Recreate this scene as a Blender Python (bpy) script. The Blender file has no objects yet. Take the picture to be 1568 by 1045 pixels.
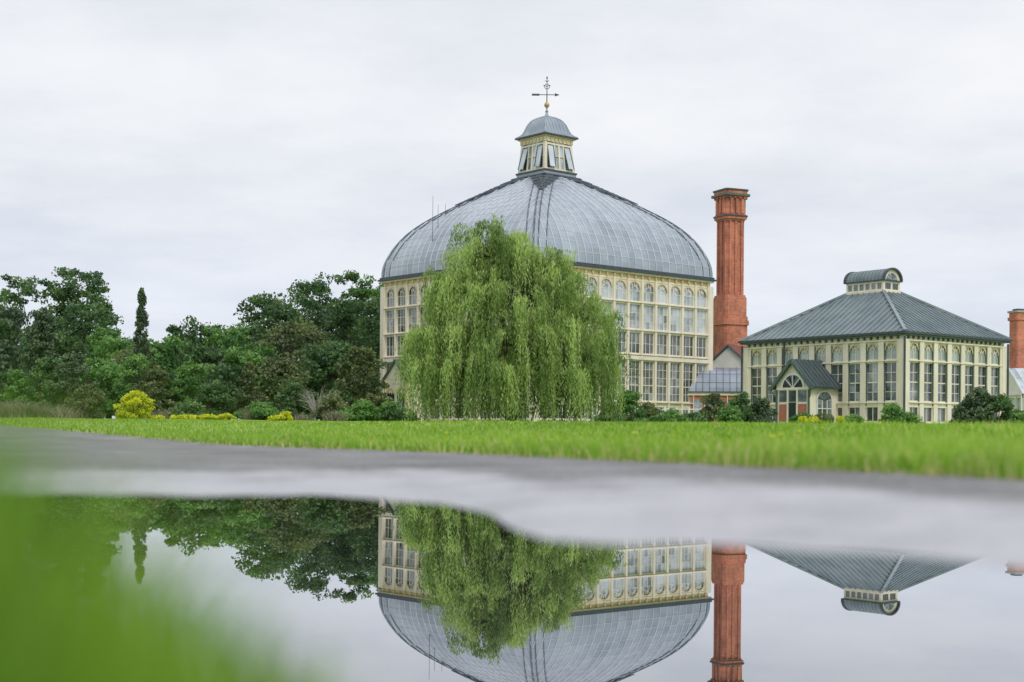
import bpy, math, random
import numpy as np
from mathutils import Vector, Matrix
random.seed(7); rng=np.random.default_rng(11)
scene=bpy.context.scene
S=scene.collection

# ------------------------------------------------------------------ materials
def newmat(name):
    m=bpy.data.materials.new(name); m.use_nodes=True
    nt=m.node_tree; b=nt.nodes["Principled BSDF"]; return m,nt,b
def mixc(nt,fac,a,b,blend='MIX'):
    n=nt.nodes.new('ShaderNodeMix'); n.data_type='RGBA'; n.blend_type=blend
    for s,v in ((0,fac),(6,a),(7,b)):
        if isinstance(v,(int,float)): n.inputs[s].default_value=v
        elif isinstance(v,tuple): n.inputs[s].default_value=(*v,1) if len(v)==3 else v
        else: nt.links.new(v,n.inputs[s])
    return n.outputs[2]
def ramp(nt,src,stops):
    n=nt.nodes.new('ShaderNodeValToRGB'); nt.links.new(src,n.inputs[0])
    e=n.color_ramp.elements
    while len(e)<len(stops): e.new(.5)
    for i,(p,c) in enumerate(stops):
        e[i].position=p; e[i].color=(*c,1) if isinstance(c,tuple) else (c,c,c,1)
    return n.outputs[0]
def objc(nt,scale=(1,1,1)):
    t=nt.nodes.new('ShaderNodeTexCoord'); m=nt.nodes.new('ShaderNodeMapping')
    m.inputs['Scale'].default_value=scale
    nt.links.new(t.outputs['Object'],m.inputs[0]); return m.outputs[0]
def noise(nt,vec,scale,detail=4,rough=.6):
    n=nt.nodes.new('ShaderNodeTexNoise'); n.inputs['Scale'].default_value=scale
    n.inputs['Detail'].default_value=detail; n.inputs['Roughness'].default_value=rough
    nt.links.new(vec,n.inputs['Vector']); return n.outputs['Fac']
def attr(nt,name):
    n=nt.nodes.new('ShaderNodeAttribute'); n.attribute_name=name; return n.outputs['Fac']
def math_(nt,op,a,b=0.,c=None):
    n=nt.nodes.new('ShaderNodeMath'); n.operation=op
    for i,v in enumerate((a,b,c)):
        if v is None: continue
        if isinstance(v,(int,float)): n.inputs[i].default_value=v
        else: nt.links.new(v,n.inputs[i])
    return n.outputs[0]
def clamp01(nt,v): return math_(nt,'MINIMUM',math_(nt,'MAXIMUM',v,0.),1.)
def bump(nt,b,h,strength,dist=.02):
    n=nt.nodes.new('ShaderNodeBump'); n.inputs['Strength'].default_value=strength; n.inputs['Distance'].default_value=dist
    nt.links.new(h,n.inputs['Height']); nt.links.new(n.outputs[0],b.inputs['Normal'])
def simple(name,c1,c2,scale=2.,rough=.6,bs=.1,metal=0.,stretch=(1,1,1)):
    m,nt,b=newmat(name); v=objc(nt,stretch); n=noise(nt,v,scale,6)
    nt.links.new(ramp(nt,n,[(.3,c1),(.7,c2)]),b.inputs['Base Color'])
    b.inputs['Roughness'].default_value=rough; b.inputs['Metallic'].default_value=metal
    if bs: bump(nt,b,n,bs)
    return m
M={}
M['cream']=simple('cream_paint',(.70,.63,.49),(.86,.80,.68),1.3,.5,.05,stretch=(1,1,.4))
M['ochre']=simple('ochre_paint',(.60,.45,.22),(.74,.60,.35),2.,.55,.05)
M['white']=simple('white_paint',(.68,.67,.62),(.82,.81,.77),1.,.5,.05)
M['dark']=simple('dark_green_metal',(.03,.045,.05),(.06,.08,.085),3.,.4,.05)
M['green']=simple('green_trim',(.06,.10,.09),(.10,.15,.135),3.,.5,.05)
M['lead']=simple('lead_sheet',(.25,.30,.37),(.37,.42,.49),1.2,.35,.1,.2)
M['rib']=simple('glazing_bar',(.50,.54,.60),(.64,.68,.73),1.,.35,0)
M['ribd']=simple('glazing_bar_dark',(.07,.085,.11),(.13,.155,.19),1.,.4,0)
M['brass']=simple('aged_brass',(.45,.28,.12),(.55,.38,.2),4.,.4,.05,.3)
M['iron']=simple('iron',(.05,.06,.08),(.09,.1,.13),4.,.5,.05)
M['stone']=simple('stone',(.3,.29,.27),(.42,.4,.37),2.,.8,.2)
M['redpanel']=simple('red_panel',(.36,.11,.07),(.46,.18,.12),3.,.6,.1)
M['bark']=simple('bark',(.05,.038,.028),(.12,.095,.07),6.,.9,.5)
M['greyroof']=simple('slate_green_roof',(.105,.15,.165),(.18,.23,.25),.8,.3,.1,.1)
M['seam']=simple('roof_seam',(.17,.22,.24),(.27,.33,.35),.8,.3,.05,.1)

def glassmat(name,stops,ior=1.9,rough=.06,nsc=.8,rw=.45,stretch=(1,1,1),nw=.75):
    m,nt,b=newmat(name); v=objc(nt,stretch); n=noise(nt,v,nsc,5,.65); r=attr(nt,'rnd')
    f=math_(nt,'ADD',math_(nt,'MULTIPLY',n,nw),math_(nt,'MULTIPLY',r,rw))
    nt.links.new(ramp(nt,f,stops),b.inputs['Base Color'])
    b.inputs['Roughness'].default_value=rough; b.inputs['IOR'].default_value=ior
    bump(nt,b,noise(nt,v,1.7,2),.12,.05)
    return m
M['glass']=glassmat('window_glass',[(.33,(.014,.022,.018)),(.52,(.035,.055,.05)),(.68,(.12,.15,.165)),(.84,(.38,.43,.48))],2.0)
M['glassup']=glassmat('sky_toned_window_glass',[(.3,(.07,.10,.11)),(.47,(.26,.32,.37)),(.66,(.50,.57,.65)),(.9,(.66,.71,.77))],2.0)  # pale base colour imitates bright sky showing in the panes
M['glassgreen']=glassmat('curtained_window_glass',[(.3,(.13,.17,.15)),(.55,(.28,.35,.31)),(.8,(.44,.52,.48))])  # grey-green of the curtains in the arched windows
M['domeglass']=glassmat('dome_glass',[(.3,(.205,.25,.32)),(.5,(.30,.35,.435)),(.72,(.41,.465,.55))],1.85,.14,.25,.28,nw=.74)

def brickmat(name,c1,c2,mort):
    m,nt,b=newmat(name); t=nt.nodes.new('ShaderNodeTexCoord'); sp=nt.nodes.new('ShaderNodeSeparateXYZ'); nt.links.new(t.outputs['Object'],sp.inputs[0])
    cb=nt.nodes.new('ShaderNodeCombineXYZ'); nt.links.new(math_(nt,'ADD',sp.outputs[0],sp.outputs[1]),cb.inputs[0]); nt.links.new(sp.outputs[2],cb.inputs[1])
    br=nt.nodes.new('ShaderNodeTexBrick'); nt.links.new(cb.outputs[0],br.inputs['Vector'])
    br.inputs['Scale'].default_value=1.; br.inputs['Brick Width'].default_value=.26; br.inputs['Row Height'].default_value=.1; br.inputs['Mortar Size'].default_value=.01
    br.inputs['Color1'].default_value=(*c1,1); br.inputs['Color2'].default_value=(*c2,1); br.inputs['Mortar'].default_value=(*mort,1)
    n=noise(nt,objc(nt,(1,1,.45)),1.3,7,.7)
    nt.links.new(mixc(nt,.85,br.outputs['Color'],ramp(nt,n,[(.32,(.42,.38,.38)),(.55,(1.,1.,1.)),(.75,(1.25,1.2,1.15))]),'MULTIPLY'),b.inputs['Base Color'])
    b.inputs['Roughness'].default_value=.85; bump(nt,b,br.outputs['Fac'],-.2,.01); return m
M['brick']=brickmat('red_brick',(.66,.205,.11),(.46,.13,.08),(.5,.33,.25))

def leafmat(name,stops,trans=.35,rough=.5):
    m,nt,b=newmat(name); r=attr(nt,'rnd'); c=ramp(nt,r,stops)
    nt.links.new(c,b.inputs['Base Color']); b.inputs['Roughness'].default_value=rough
    b.inputs['Specular IOR Level'].default_value=.4
    t=nt.nodes.new('ShaderNodeBsdfTranslucent')
    nt.links.new(mixc(nt,1.,c,(1.05,1.15,.6),'MULTIPLY'),t.inputs[0])
    mx=nt.nodes.new('ShaderNodeMixShader'); mx.inputs[0].default_value=trans
    nt.links.new(b.outputs[0],mx.inputs[1]); nt.links.new(t.outputs[0],mx.inputs[2])
    nt.links.new(mx.outputs[0],nt.nodes['Material Output'].inputs[0]); return m
M['leafA']=leafmat('deciduous_leaves',[(0,(.05,.105,.05)),(.5,(.11,.205,.08)),(1,(.21,.33,.12))])
M['leafB']=leafmat('bright_leaves',[(0,(.06,.14,.045)),(.5,(.15,.31,.085)),(1,(.28,.46,.14))])
M['leafD']=leafmat('conifer_needles',[(0,(.045,.085,.05)),(.5,(.095,.15,.08)),(1,(.17,.24,.12))],.2)
M['leafO']=leafmat('olive_leaves',[(0,(.07,.105,.05)),(.5,(.155,.20,.085)),(1,(.27,.30,.13))],.3)
M['willow']=leafmat('willow_leaves',[(0,(.08,.14,.04)),(.35,(.23,.34,.105)),(1,(.54,.66,.26))],.45)
M['yellow']=leafmat('golden_leaves',[(0,(.38,.45,.02)),(.5,(.62,.66,.03)),(1,(.78,.76,.06))],.3)
M['purple']=leafmat('dry_grass_plumes',[(0,(.12,.15,.08)),(.5,(.24,.22,.16)),(1,(.38,.31,.27))],.2)
M['twig']=simple('bare_twigs',(.32,.29,.27),(.45,.41,.39),6,.8,.1)
M['grass']=leafmat('grass_blades',[(0,(.09,.19,.015)),(.3,(.20,.38,.03)),(.85,(.39,.57,.07)),(1,(.62,.58,.28))],.38)
M['grassn']=leafmat('verge_grass_blades',[(0,(.07,.17,.01)),(.5,(.19,.37,.025)),(1,(.42,.57,.09))],.42)

# ------------------------------------------------------------------ mesh helpers
def empty(name,loc=(0,0,0),rz=0):
    e=bpy.data.objects.new(name,None); S.objects.link(e); e.location=loc; e.rotation_euler=(0,0,rz); return e
class MB:
    def __init__(s,mats): s.v=[];s.f=[];s.m=[];s.r=[];s.mats=mats
    def face(s,pts,m,r=None):
        i=len(s.v); s.v+= [tuple(p) for p in pts]; s.f.append(tuple(range(i,i+len(pts)))); s.m.append(s.mats.index(m)); s.r.append(random.random() if r is None else r)
    def box8(s,P,m):
        i=len(s.v); s.v+=[tuple(p) for p in P]; mi=s.mats.index(m)
        for q in ((0,3,2,1),(4,5,6,7),(0,1,5,4),(1,2,6,5),(2,3,7,6),(3,0,4,7)):
            s.f.append(tuple(i+a for a in q)); s.m.append(mi); s.r.append(random.random())
    def box(s,x0,x1,y0,y1,z0,z1,m):
        s.box8([(x0,y0,z0),(x1,y0,z0),(x1,y1,z0),(x0,y1,z0),(x0,y0,z1),(x1,y0,z1),(x1,y1,z1),(x0,y1,z1)],m)
    def fbox(s,k,a0,a1,n0,n1,z0,z1,m):
        s.box8([T(k,a0,n1,z0),T(k,a1,n1,z0),T(k,a1,n0,z0),T(k,a0,n0,z0),T(k,a0,n1,z1),T(k,a1,n1,z1),T(k,a1,n0,z1),T(k,a0,n0,z1)],m)
    def beam(s,p,q,w,h,m,up=(0,0,1)):
        p=Vector(p);q=Vector(q); d=(q-p).normalized(); u=Vector(up)
        x=d.cross(u)
        if x.length<1e-4: x=d.cross(Vector((1,0,0)))
        x.normalize(); u=x.cross(d)
        P=[]
        for c in (p,q):
            P+=[c-x*w/2-u*h/2,c+x*w/2-u*h/2,c+x*w/2+u*h/2,c-x*w/2+u*h/2]
        s.box8(P,m)
    def tube(s,p,q,r0,r1,n,m,caps=True):
        p=Vector(p);q=Vector(q); d=(q-p).normalized(); x=d.orthogonal().normalized(); y=d.cross(x)
        i=len(s.v); mi=s.mats.index(m)
        for c,r in ((p,r0),(q,r1)):
            for j in range(n):
                a=2*math.pi*(j+.5)/n; s.v.append(tuple(c+x*math.cos(a)*r+y*math.sin(a)*r))
        for j in range(n):
            k=(j+1)%n; s.f.append((i+j,i+k,i+n+k,i+n+j)); s.m.append(mi); s.r.append(random.random())
        if caps:
            s.f.append(tuple(i+n-1-j for j in range(n))); s.m.append(mi); s.r.append(.5)
            s.f.append(tuple(i+n+j for j in range(n))); s.m.append(mi); s.r.append(.5)
    def lathe(s,c,prof,n,m,rot=0.):
        i=len(s.v); mi=s.mats.index(m)
        for (r,z) in prof:
            for j in range(n):
                a=rot+2*math.pi*j/n; s.v.append((c[0]+r*math.cos(a),c[1]+r*math.sin(a),z))
        for t in range(len(prof)-1):
            for j in range(n):
                k=(j+1)%n; s.f.append((i+t*n+j,i+t*n+k,i+(t+1)*n+k,i+(t+1)*n+j)); s.m.append(mi); s.r.append(random.random())
        s.f.append(tuple(i+(len(prof)-1)*n+j for j in range(n))); s.m.append(mi); s.r.append(.5)
    def obj(s,name,parent=None,smooth=False,link=True):
        me=bpy.data.meshes.new(name); me.from_pydata(s.v,[],s.f)
        for m in s.mats: me.materials.append(M[m])
        me.polygons.foreach_set('material_index',s.m)
        a=me.attributes.new('rnd','FLOAT','FACE'); a.data.foreach_set('value',s.r)
        if smooth: me.polygons.foreach_set('use_smooth',[True]*len(s.f))
        me.update(); o=bpy.data.objects.new(name,me); S.objects.link(o)
        if parent: o.parent=parent
        return o
def T(k,a,n,z):
    return ((a,-n,z),(n,a,z),(-a,n,z),(-n,-a,z))[k]
def arr_mesh(name,V,nper,rnd,mat,parent=None):
    F=len(V)//nper
    me=bpy.data.meshes.new(name); me.vertices.add(len(V)); me.vertices.foreach_set('co',V.astype(np.float32).ravel())
    me.loops.add(len(V)); me.loops.foreach_set('vertex_index',np.arange(len(V),dtype=np.int32))
    me.polygons.add(F); me.polygons.foreach_set('loop_start',np.arange(F,dtype=np.int32)*nper)
    me.polygons.foreach_set('loop_total',np.full(F,nper,dtype=np.int32))
    a=me.attributes.new('rnd','FLOAT','FACE'); a.data.foreach_set('value',rnd.astype(np.float32))
    me.materials.append(M[mat]); me.update(calc_edges=True); me.validate()
    o=bpy.data.objects.new(name,me); S.objects.link(o)
    if parent: o.parent=parent
    return o
def unit(v): return v/np.maximum(np.linalg.norm(v,axis=-1,keepdims=True),1e-6)
def leaves(C,size,asp=.6):
    n=len(C); u=unit(rng.normal(size=(n,3))); w=unit(np.cross(u,rng.normal(size=(n,3))+np.array([0,0,.0])))
    s=(size*rng.uniform(.6,1.3,n))[:,None] if np.isscalar(size) else size[:,None]
    return np.stack([C-u*s,C-w*s*asp,C+u*s,C+w*s*asp],1).reshape(-1,3)

# ------------------------------------------------------------------ terrain
far_edge=np.array([(3.9,-30),(3.5,-3),(2.5,1),(1.44,4),(.76,6),(-.35,9),(-3.3,15),(-8.3,26),(-11.8,32),(-25,45),(-60,62),(-600,160)],float)
verge_edge=np.array([(-.10,-30),(-.03,-3),(-.03,.3),(-.10,.7),(-.42,1.15),(-1.2,2.2),(-3,4),(-8,9),(-20,18),(-60,32),(-600,60)],float)
def sdist(P,L):
    best=np.full(P.shape[:-1],1e9); sg=np.ones(P.shape[:-1])
    for a,b in zip(L[:-1],L[1:]):
        d=b-a; t=np.clip(((P-a)@d)/(d@d),0,1); q=P-(a+t[...,None]*d); dist=np.linalg.norm(q,axis=-1)
        cr=d[0]*(P[...,1]-a[1])-d[1]*(P[...,0]-a[0]); m=dist<best
        best=np.where(m,dist,best); sg=np.where(m,np.sign(cr),sg)
    return best*sg
def sst(t): t=np.clip(t,0,1); return t*t*(3-2*t)
def yedge(X): return np.interp(X,[-3,-1.25,-.35,-.14,-.03,.005,.05,.136,.35,.56,.8,1.3],[3.6,3.47,3.4,3.2,2.8,2.35,2.1,2.05,2.03,1.72,1.0,-.6])
def zfun(X,Y):
    P=np.stack([X,Y],-1); sd=-sdist(P,far_edge); sv=sdist(P,verge_edge)
    zp=np.interp(Y,[0,14,26,32,60,200,900],[.035,.035,.19,.31,.72,1.6,3])
    wob=.06*np.sin(3.1*X+1.2)+.05*np.sin(7.3*X+2.)+.04*np.sin(13*X+Y*5)+.035*np.sin(31*X+Y*11)
    t=np.clip((Y-yedge(X)+wob)/1.3,-.5,1); t=np.maximum(t,np.clip((-1.8-Y)/.9,-.5,1))
    za=zp-.035+.035*t
    zl=np.interp(Y,[0,20,45,60,85,100,200,900],[.12,.29,.53,.69,1.0,1.15,1.5,3.])
    zl=zl+.025*np.sin(X*.35+1)*np.clip(Y/30,0,1)+.012*np.sin(X*1.7+Y*.6)
    z=za+(zl-za)*sst(sd/7)+.012*sst(sd/.08)
    z=np.where(sv>0,np.maximum(z,-.01+.045*sst(sv/.12)),z)
    return z,sd,sv
tt=np.linspace(-1,1,421); gx=.5*np.sinh(7.8*tt); gy=2+.5*np.sinh(7.8*tt)
GX,GY=np.meshgrid(gx,gy); GZ,SD,SV=zfun(GX,GY)
n=len(tt); V=np.stack([GX,GY,GZ],-1).reshape(-1,3)
idx=np.arange(n*n).reshape(n,n); Q=np.stack([idx[:-1,:-1],idx[:-1,1:],idx[1:,1:],idx[1:,:-1]],-1).reshape(-1,4)
me=bpy.data.meshes.new('ground'); me.vertices.add(len(V)); me.vertices.foreach_set('co',V.astype(np.float32).ravel())
me.loops.add(Q.size); me.loops.foreach_set('vertex_index',Q.astype(np.int32).ravel()); me.polygons.add(len(Q))
me.polygons.foreach_set('loop_start',np.arange(len(Q),dtype=np.int32)*4); me.polygons.foreach_set('loop_total',np.full(len(Q),4,dtype=np.int32))
me.polygons.foreach_set('use_smooth',np.ones(len(Q),dtype=bool))
a=me.attributes.new('gd','FLOAT','POINT'); a.data.foreach_set('value',np.maximum(SD,SV).astype(np.float32).ravel())
a=me.attributes.new('pd','FLOAT','POINT'); a.data.foreach_set('value',np.clip((GY-yedge(GX))/np.interp(GX,[-3,-.3,.3,2],[1.3,1.6,2.3,2.8]),-1,4).astype(np.float32).ravel())
me.update(calc_edges=True)
ground=bpy.data.objects.new('ground',me); S.objects.link(ground)
m,nt,b=newmat('lawn_and_asphalt'); tc=nt.nodes.new('ShaderNodeTexCoord'); oc=tc.outputs['Object']
gd=math_(nt,'ADD',attr(nt,'gd'),math_(nt,'MULTIPLY',math_(nt,'SUBTRACT',noise(nt,oc,9,3),.5),.12))
# 1 at the puddle's rim, 0 on dry paving
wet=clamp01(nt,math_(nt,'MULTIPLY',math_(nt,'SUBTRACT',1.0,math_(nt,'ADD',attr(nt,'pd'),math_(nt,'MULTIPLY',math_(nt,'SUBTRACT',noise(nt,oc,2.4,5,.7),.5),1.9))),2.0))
grit=noise(nt,oc,160,3,.7); grit2=noise(nt,oc,30,5,.8)
dry=ramp(nt,math_(nt,'ADD',math_(nt,'ADD',math_(nt,'MULTIPLY',grit,.2),math_(nt,'MULTIPLY',grit2,.5)),math_(nt,'MULTIPLY',noise(nt,oc,1.5,5),.3)),[(.39,(.07,.07,.072)),(.5,(.19,.19,.195)),(.61,(.40,.40,.41))])
rim=ramp(nt,math_(nt,'ADD',math_(nt,'MULTIPLY',grit2,.5),math_(nt,'MULTIPLY',noise(nt,oc,3.,4),.5)),[(.38,(.27,.27,.30)),(.62,(.50,.50,.545))])  # pale base colour stands in for sky glare on the wet paving
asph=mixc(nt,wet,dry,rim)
lawn=ramp(nt,math_(nt,'ADD',math_(nt,'MULTIPLY',noise(nt,oc,.35,6),.6),math_(nt,'MULTIPLY',noise(nt,oc,14,3),.4)),[(.3,(.12,.22,.02)),(.55,(.22,.37,.04)),(.75,(.34,.47,.08))])
soil=mixc(nt,clamp01(nt,math_(nt,'MULTIPLY',gd,5.)),(.20,.16,.09),lawn)
gm=clamp01(nt,math_(nt,'MULTIPLY',gd,60.))
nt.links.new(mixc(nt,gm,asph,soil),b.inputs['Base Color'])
dryness=math_(nt,'MAXIMUM',math_(nt,'SUBTRACT',1.,wet),gm)
nt.links.new(math_(nt,'ADD',math_(nt,'MULTIPLY',dryness,.35),.42),b.inputs['Roughness'])
nt.links.new(math_(nt,'ADD',math_(nt,'MULTIPLY',dryness,-.4),1.9),b.inputs['IOR'])
bp=nt.nodes.new('ShaderNodeBump'); bp.inputs['Distance'].default_value=.004
nt.links.new(math_(nt,'ADD',math_(nt,'MULTIPLY',dryness,.6),.1),bp.inputs['Strength'])
nt.links.new(math_(nt,'ADD',grit,math_(nt,'MULTIPLY',grit2,1.8)),bp.inputs['Height']); nt.links.new(bp.outputs[0],b.inputs['Normal'])
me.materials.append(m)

# water
wm,nt,b=newmat('puddle_water'); b.inputs['Base Color'].default_value=(.03,.033,.035,1); b.inputs['Roughness'].default_value=0.
b.inputs['IOR'].default_value=1.33
g=nt.nodes.new('ShaderNodeBsdfGlossy'); g.inputs['Roughness'].default_value=0.0; g.inputs['Color'].default_value=(.93,.94,.965,1)
mx=nt.nodes.new('ShaderNodeMixShader'); lw=nt.nodes.new('ShaderNodeFresnel'); lw.inputs[0].default_value=3.2
nt.links.new(lw.outputs[0],mx.inputs[0]); nt.links.new(b.outputs[0],mx.inputs[1]); nt.links.new(g.outputs[0],mx.inputs[2])
nt.links.new(mx.outputs[0],nt.nodes['Material Output'].inputs[0]); M['water']=wm
w=MB(['water']); w.face([(-4,-3,0),(2.4,-3,0),(2.4,4.6,0),(-4,4.6,0)],'water'); w.obj('puddle_water')

# ------------------------------------------------------------------ grass
def blades(name,X,Y,Z,H,W,mat,segs=2,lean=.35,rn=None):
    n=len(X); ang=rng.uniform(0,2*np.pi,n); la=rng.uniform(0,2*np.pi,n); L=H*lean*rng.uniform(.2,1.4,n)
    dx=np.cos(ang)*W/2; dy=np.sin(ang)*W/2; out=[]
    for s in range(segs):
        t0,t1=s/segs,(s+1)/segs; w0,w1=1-t0**1.5,max(1-t1**1.5,.08)
        def P(t,w,sg): return np.stack([X+np.cos(la)*L*t*t+sg*dx*w,Y+np.sin(la)*L*t*t+sg*dy*w,Z+H*t*(1-.15*t)],-1)
        out.append(np.stack([P(t0,w0,-1),P(t0,w0,1),P(t1,w1,1),P(t1,w1,-1)],1))
    V=np.stack(out,1).reshape(-1,3); r=rng.uniform(0,1,n)*.8 if rn is None else rn
    return arr_mesh(name,V,4,np.repeat(r,segs),mat)
def scatter(n,y0,y1,fn,wid=.42,pw=1.):
    Y=y0+(y1-y0)*rng.uniform(0,1,n)**pw; X=rng.uniform(-1,1,n)*wid*Y*1.1+0
    Z,sd,sv=zfun(X,Y); k=fn(sd,sv); return X[k],Y[k],Z[k],sd[k]
parts=[]
for (cnt,y0,y1,h,wd) in ((90000,2.6,9,.078,.006),(80000,9,22,.068,.011),(60000,22,62,.078,.024)):
    X,Y,Z,sd=scatter(cnt,y0,y1,lambda sd,sv:sd>.0,.55 if y0<5 else .42)
    patch=.5+.5*np.sin(X*1.3+np.sin(Y*.5)*2)*np.sin(Y*.9+1); tuft=.5+.5*np.sin(X*7+np.sin(Y*3)*2)*np.sin(Y*4.3+np.sin(X*5))
    big=.5+.5*np.sin(X*.45+2*np.sin(Y*.13))*np.sin(Y*.21+.7)
    H=h*rng.uniform(.4,1.3,len(X))*(.6+.35*patch+.7*tuft*(Y<16)); r=np.clip(rng.uniform(-.1,.5,len(X))+.2*patch+.38*(tuft-.38)*(Y<18)+.18*big,0,.88)
    r=r*np.clip(.45+sd/.5,0,1)
    dryk=rng.uniform(0,1,len(X))<(.05+.09*patch+.25*np.exp(-sd/.15)); r[dryk]=1.
    parts.append((X,Y,Z,H,np.full(len(X),wd),r))
cat=[np.concatenate([p[i] for p in parts]) for i in range(6)]
blades('lawn_grass',*cat[:5],'grass',2,.5,cat[5])
n=2300; Y=rng.uniform(.30,1.15,n); X=-rng.uniform(.085,.62,n)*Y-.012
hmax=np.interp(-X/Y,[.085,.16,.22,.29,.36,.6],[.045,.075,.105,.14,.163,.175])
Z,sd,sv=zfun(X,Y); k=(sv>-.03); X,Y,hmax,Z=X[k],Y[k],hmax[k],Z[k]
vr=np.clip(.35+.35*np.sin(X*22+1)*np.sin(Y*9)+rng.normal(0,.2,len(X)),0,1)
blades('verge_grass',X,Y,np.maximum(Z,-.005),hmax*rng.uniform(.35,1.02,len(X)),np.full(len(X),.0038),'grassn',3,.45,vr)
d=MB(['yellow','grassn'])
for x,y in ((1.55,8.2),(1.35,7.4),(.9,10.5),(2.4,11.),(1.9,9.4),(-.6,13),(3.1,12)):
    zz=float(zfun(np.array([x]),np.array([y]))[0][0]); d.tube((x,y,zz),(x,y,zz+.095),.002,.002,5,'grassn'); d.lathe((x,y),[(.004,zz+.093),(.018,zz+.102),(.016,zz+.11),(.004,zz+.114)],10,'yellow')
d.obj('dandelion_flowers')

# ------------------------------------------------------------------ architecture helpers
def arch(mb,k,ac,n,zs,r,w,zt,trim='ochre',sp='cream',rays=True):
    c=math.atan2(zt-zs,w); angs=sorted(set([i*math.pi/12 for i in range(13)]+[c,math.pi-c]))
    def outer(t):
        cc,s_=abs(math.cos(t)),math.sin(t)
        sc=min(w/cc if cc>1e-6 else 1e9,(zt-zs)/s_ if s_>1e-6 else 1e9); return (math.cos(t)*sc,s_*sc)
    for t0,t1 in zip(angs[:-1],angs[1:]):
        o0,o1=outer(t0),outer(t1)
        mb.face([T(k,ac+r*math.cos(t0),n,zs+r*math.sin(t0)),T(k,ac+o0[0],n,zs+o0[1]),T(k,ac+o1[0],n,zs+o1[1]),T(k,ac+r*math.cos(t1),n,zs+r*math.sin(t1))],sp)
        r2=r+.07
        mb.face([T(k,ac+(r-.02)*math.cos(t0),n+.02,zs+(r-.02)*math.sin(t0)),T(k,ac+r2*math.cos(t0),n+.02,zs+r2*math.sin(t0)),T(k,ac+r2*math.cos(t1),n+.02,zs+r2*math.sin(t1)),T(k,ac+(r-.02)*math.cos(t1),n+.02,zs+(r-.02)*math.sin(t1))],trim)
    if rays:
        for t in (math.pi*.25,math.pi*.5,math.pi*.75):
            mb.beam(T(k,ac+.35*r*math.cos(t),n-.02,zs+.35*r*math.sin(t)),T(k,ac+r*math.cos(t),n-.02,zs+r*math.sin(t)),.03,.03,sp)
        for t0,t1 in zip(angs[:-1],angs[1:]):
            mb.beam(T(k,ac+.38*r*math.cos(t0),n-.015,zs+.38*r*math.sin(t0)),T(k,ac+.38*r*math.cos(t1),n-.015,zs+.38*r*math.sin(t1)),.03,.03,sp)
def wall(mb,k,half,n,zb,zt,bays,rows,pil,frame='cream',line=None,jamb=.07,mw=.022,pd=.16):
    w=2*half/bays
    mb.fbox(k,-half,half,n-.3,n-.05,zb,zt,frame)
    for i in range(bays):
        ac=-half+(i+.5)*w; gw=w-pil
        for (z0,z1,nc,nr,ar,gl) in rows:
            rb=random.random()
            for c in range(nc):
                for r in range(nr):
                    a0=ac-gw/2+gw*c/nc; a1=ac-gw/2+gw*(c+1)/nc; y0=z0+(z1-z0)*r/nr; y1=z0+(z1-z0)*(r+1)/nr
                    mb.face([T(k,a0,n,y0),T(k,a1,n,y0),T(k,a1,n,y1),T(k,a0,n,y1)],gl,.45*rb+.55*random.random())
            for s_ in (-1,1):
                e=ac+s_*gw/2; mb.fbox(k,min(e,e-s_*jamb),max(e,e-s_*jamb),n-.04,n+.05,z0,z1,frame)
            mb.fbox(k,ac-gw/2+jamb,ac+gw/2-jamb,n-.04,n+.047,z0,z0+.06,frame)
            for c in range(1,nc):
                a=ac-gw/2+gw*c/nc; mb.fbox(k,a-mw,a+mw,n-.01,n+.03,z0+.06,z1,frame)
            for r in range(1,nr):
                zz=z0+(z1-z0)*r/nr; hw=mw*(1.6 if (nr>3 and r==nr//2) else .8); mb.fbox(k,ac-gw/2+jamb,ac+gw/2-jamb,n-.01,n+.026,zz-hw,zz+hw,frame)
            if ar:
                rr=gw/2-.08; arch(mb,k,ac,n+.06,z1-rr-.1,rr,gw/2,z1)
    for i in range(bays+1):
        a=-half+i*w; a0=max(a-pil/2,-half); a1=min(a+pil/2,half); mb.fbox(k,a0,a1,n-.04,n+pd,zb,zt,frame)
        if line: mb.fbox(k,a-.03,a+.03,n+pd-.02,n+pd+.03,zb,zt,line)
    zs=[zb]+[q for r in sorted(rows,key=lambda r:r[0]) for q in (r[0],r[1])]+[zt]
    for j in range(0,len(zs),2):
        mb.fbox(k,-half,half,n-.04,n+.09,zs[j],zs[j+1],frame)
        if zs[j+1]-zs[j]>.12: mb.fbox(k,-half,half,n+.05,n+pd+.05,zs[j+1]-.09,zs[j+1]-.02,frame)
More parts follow.
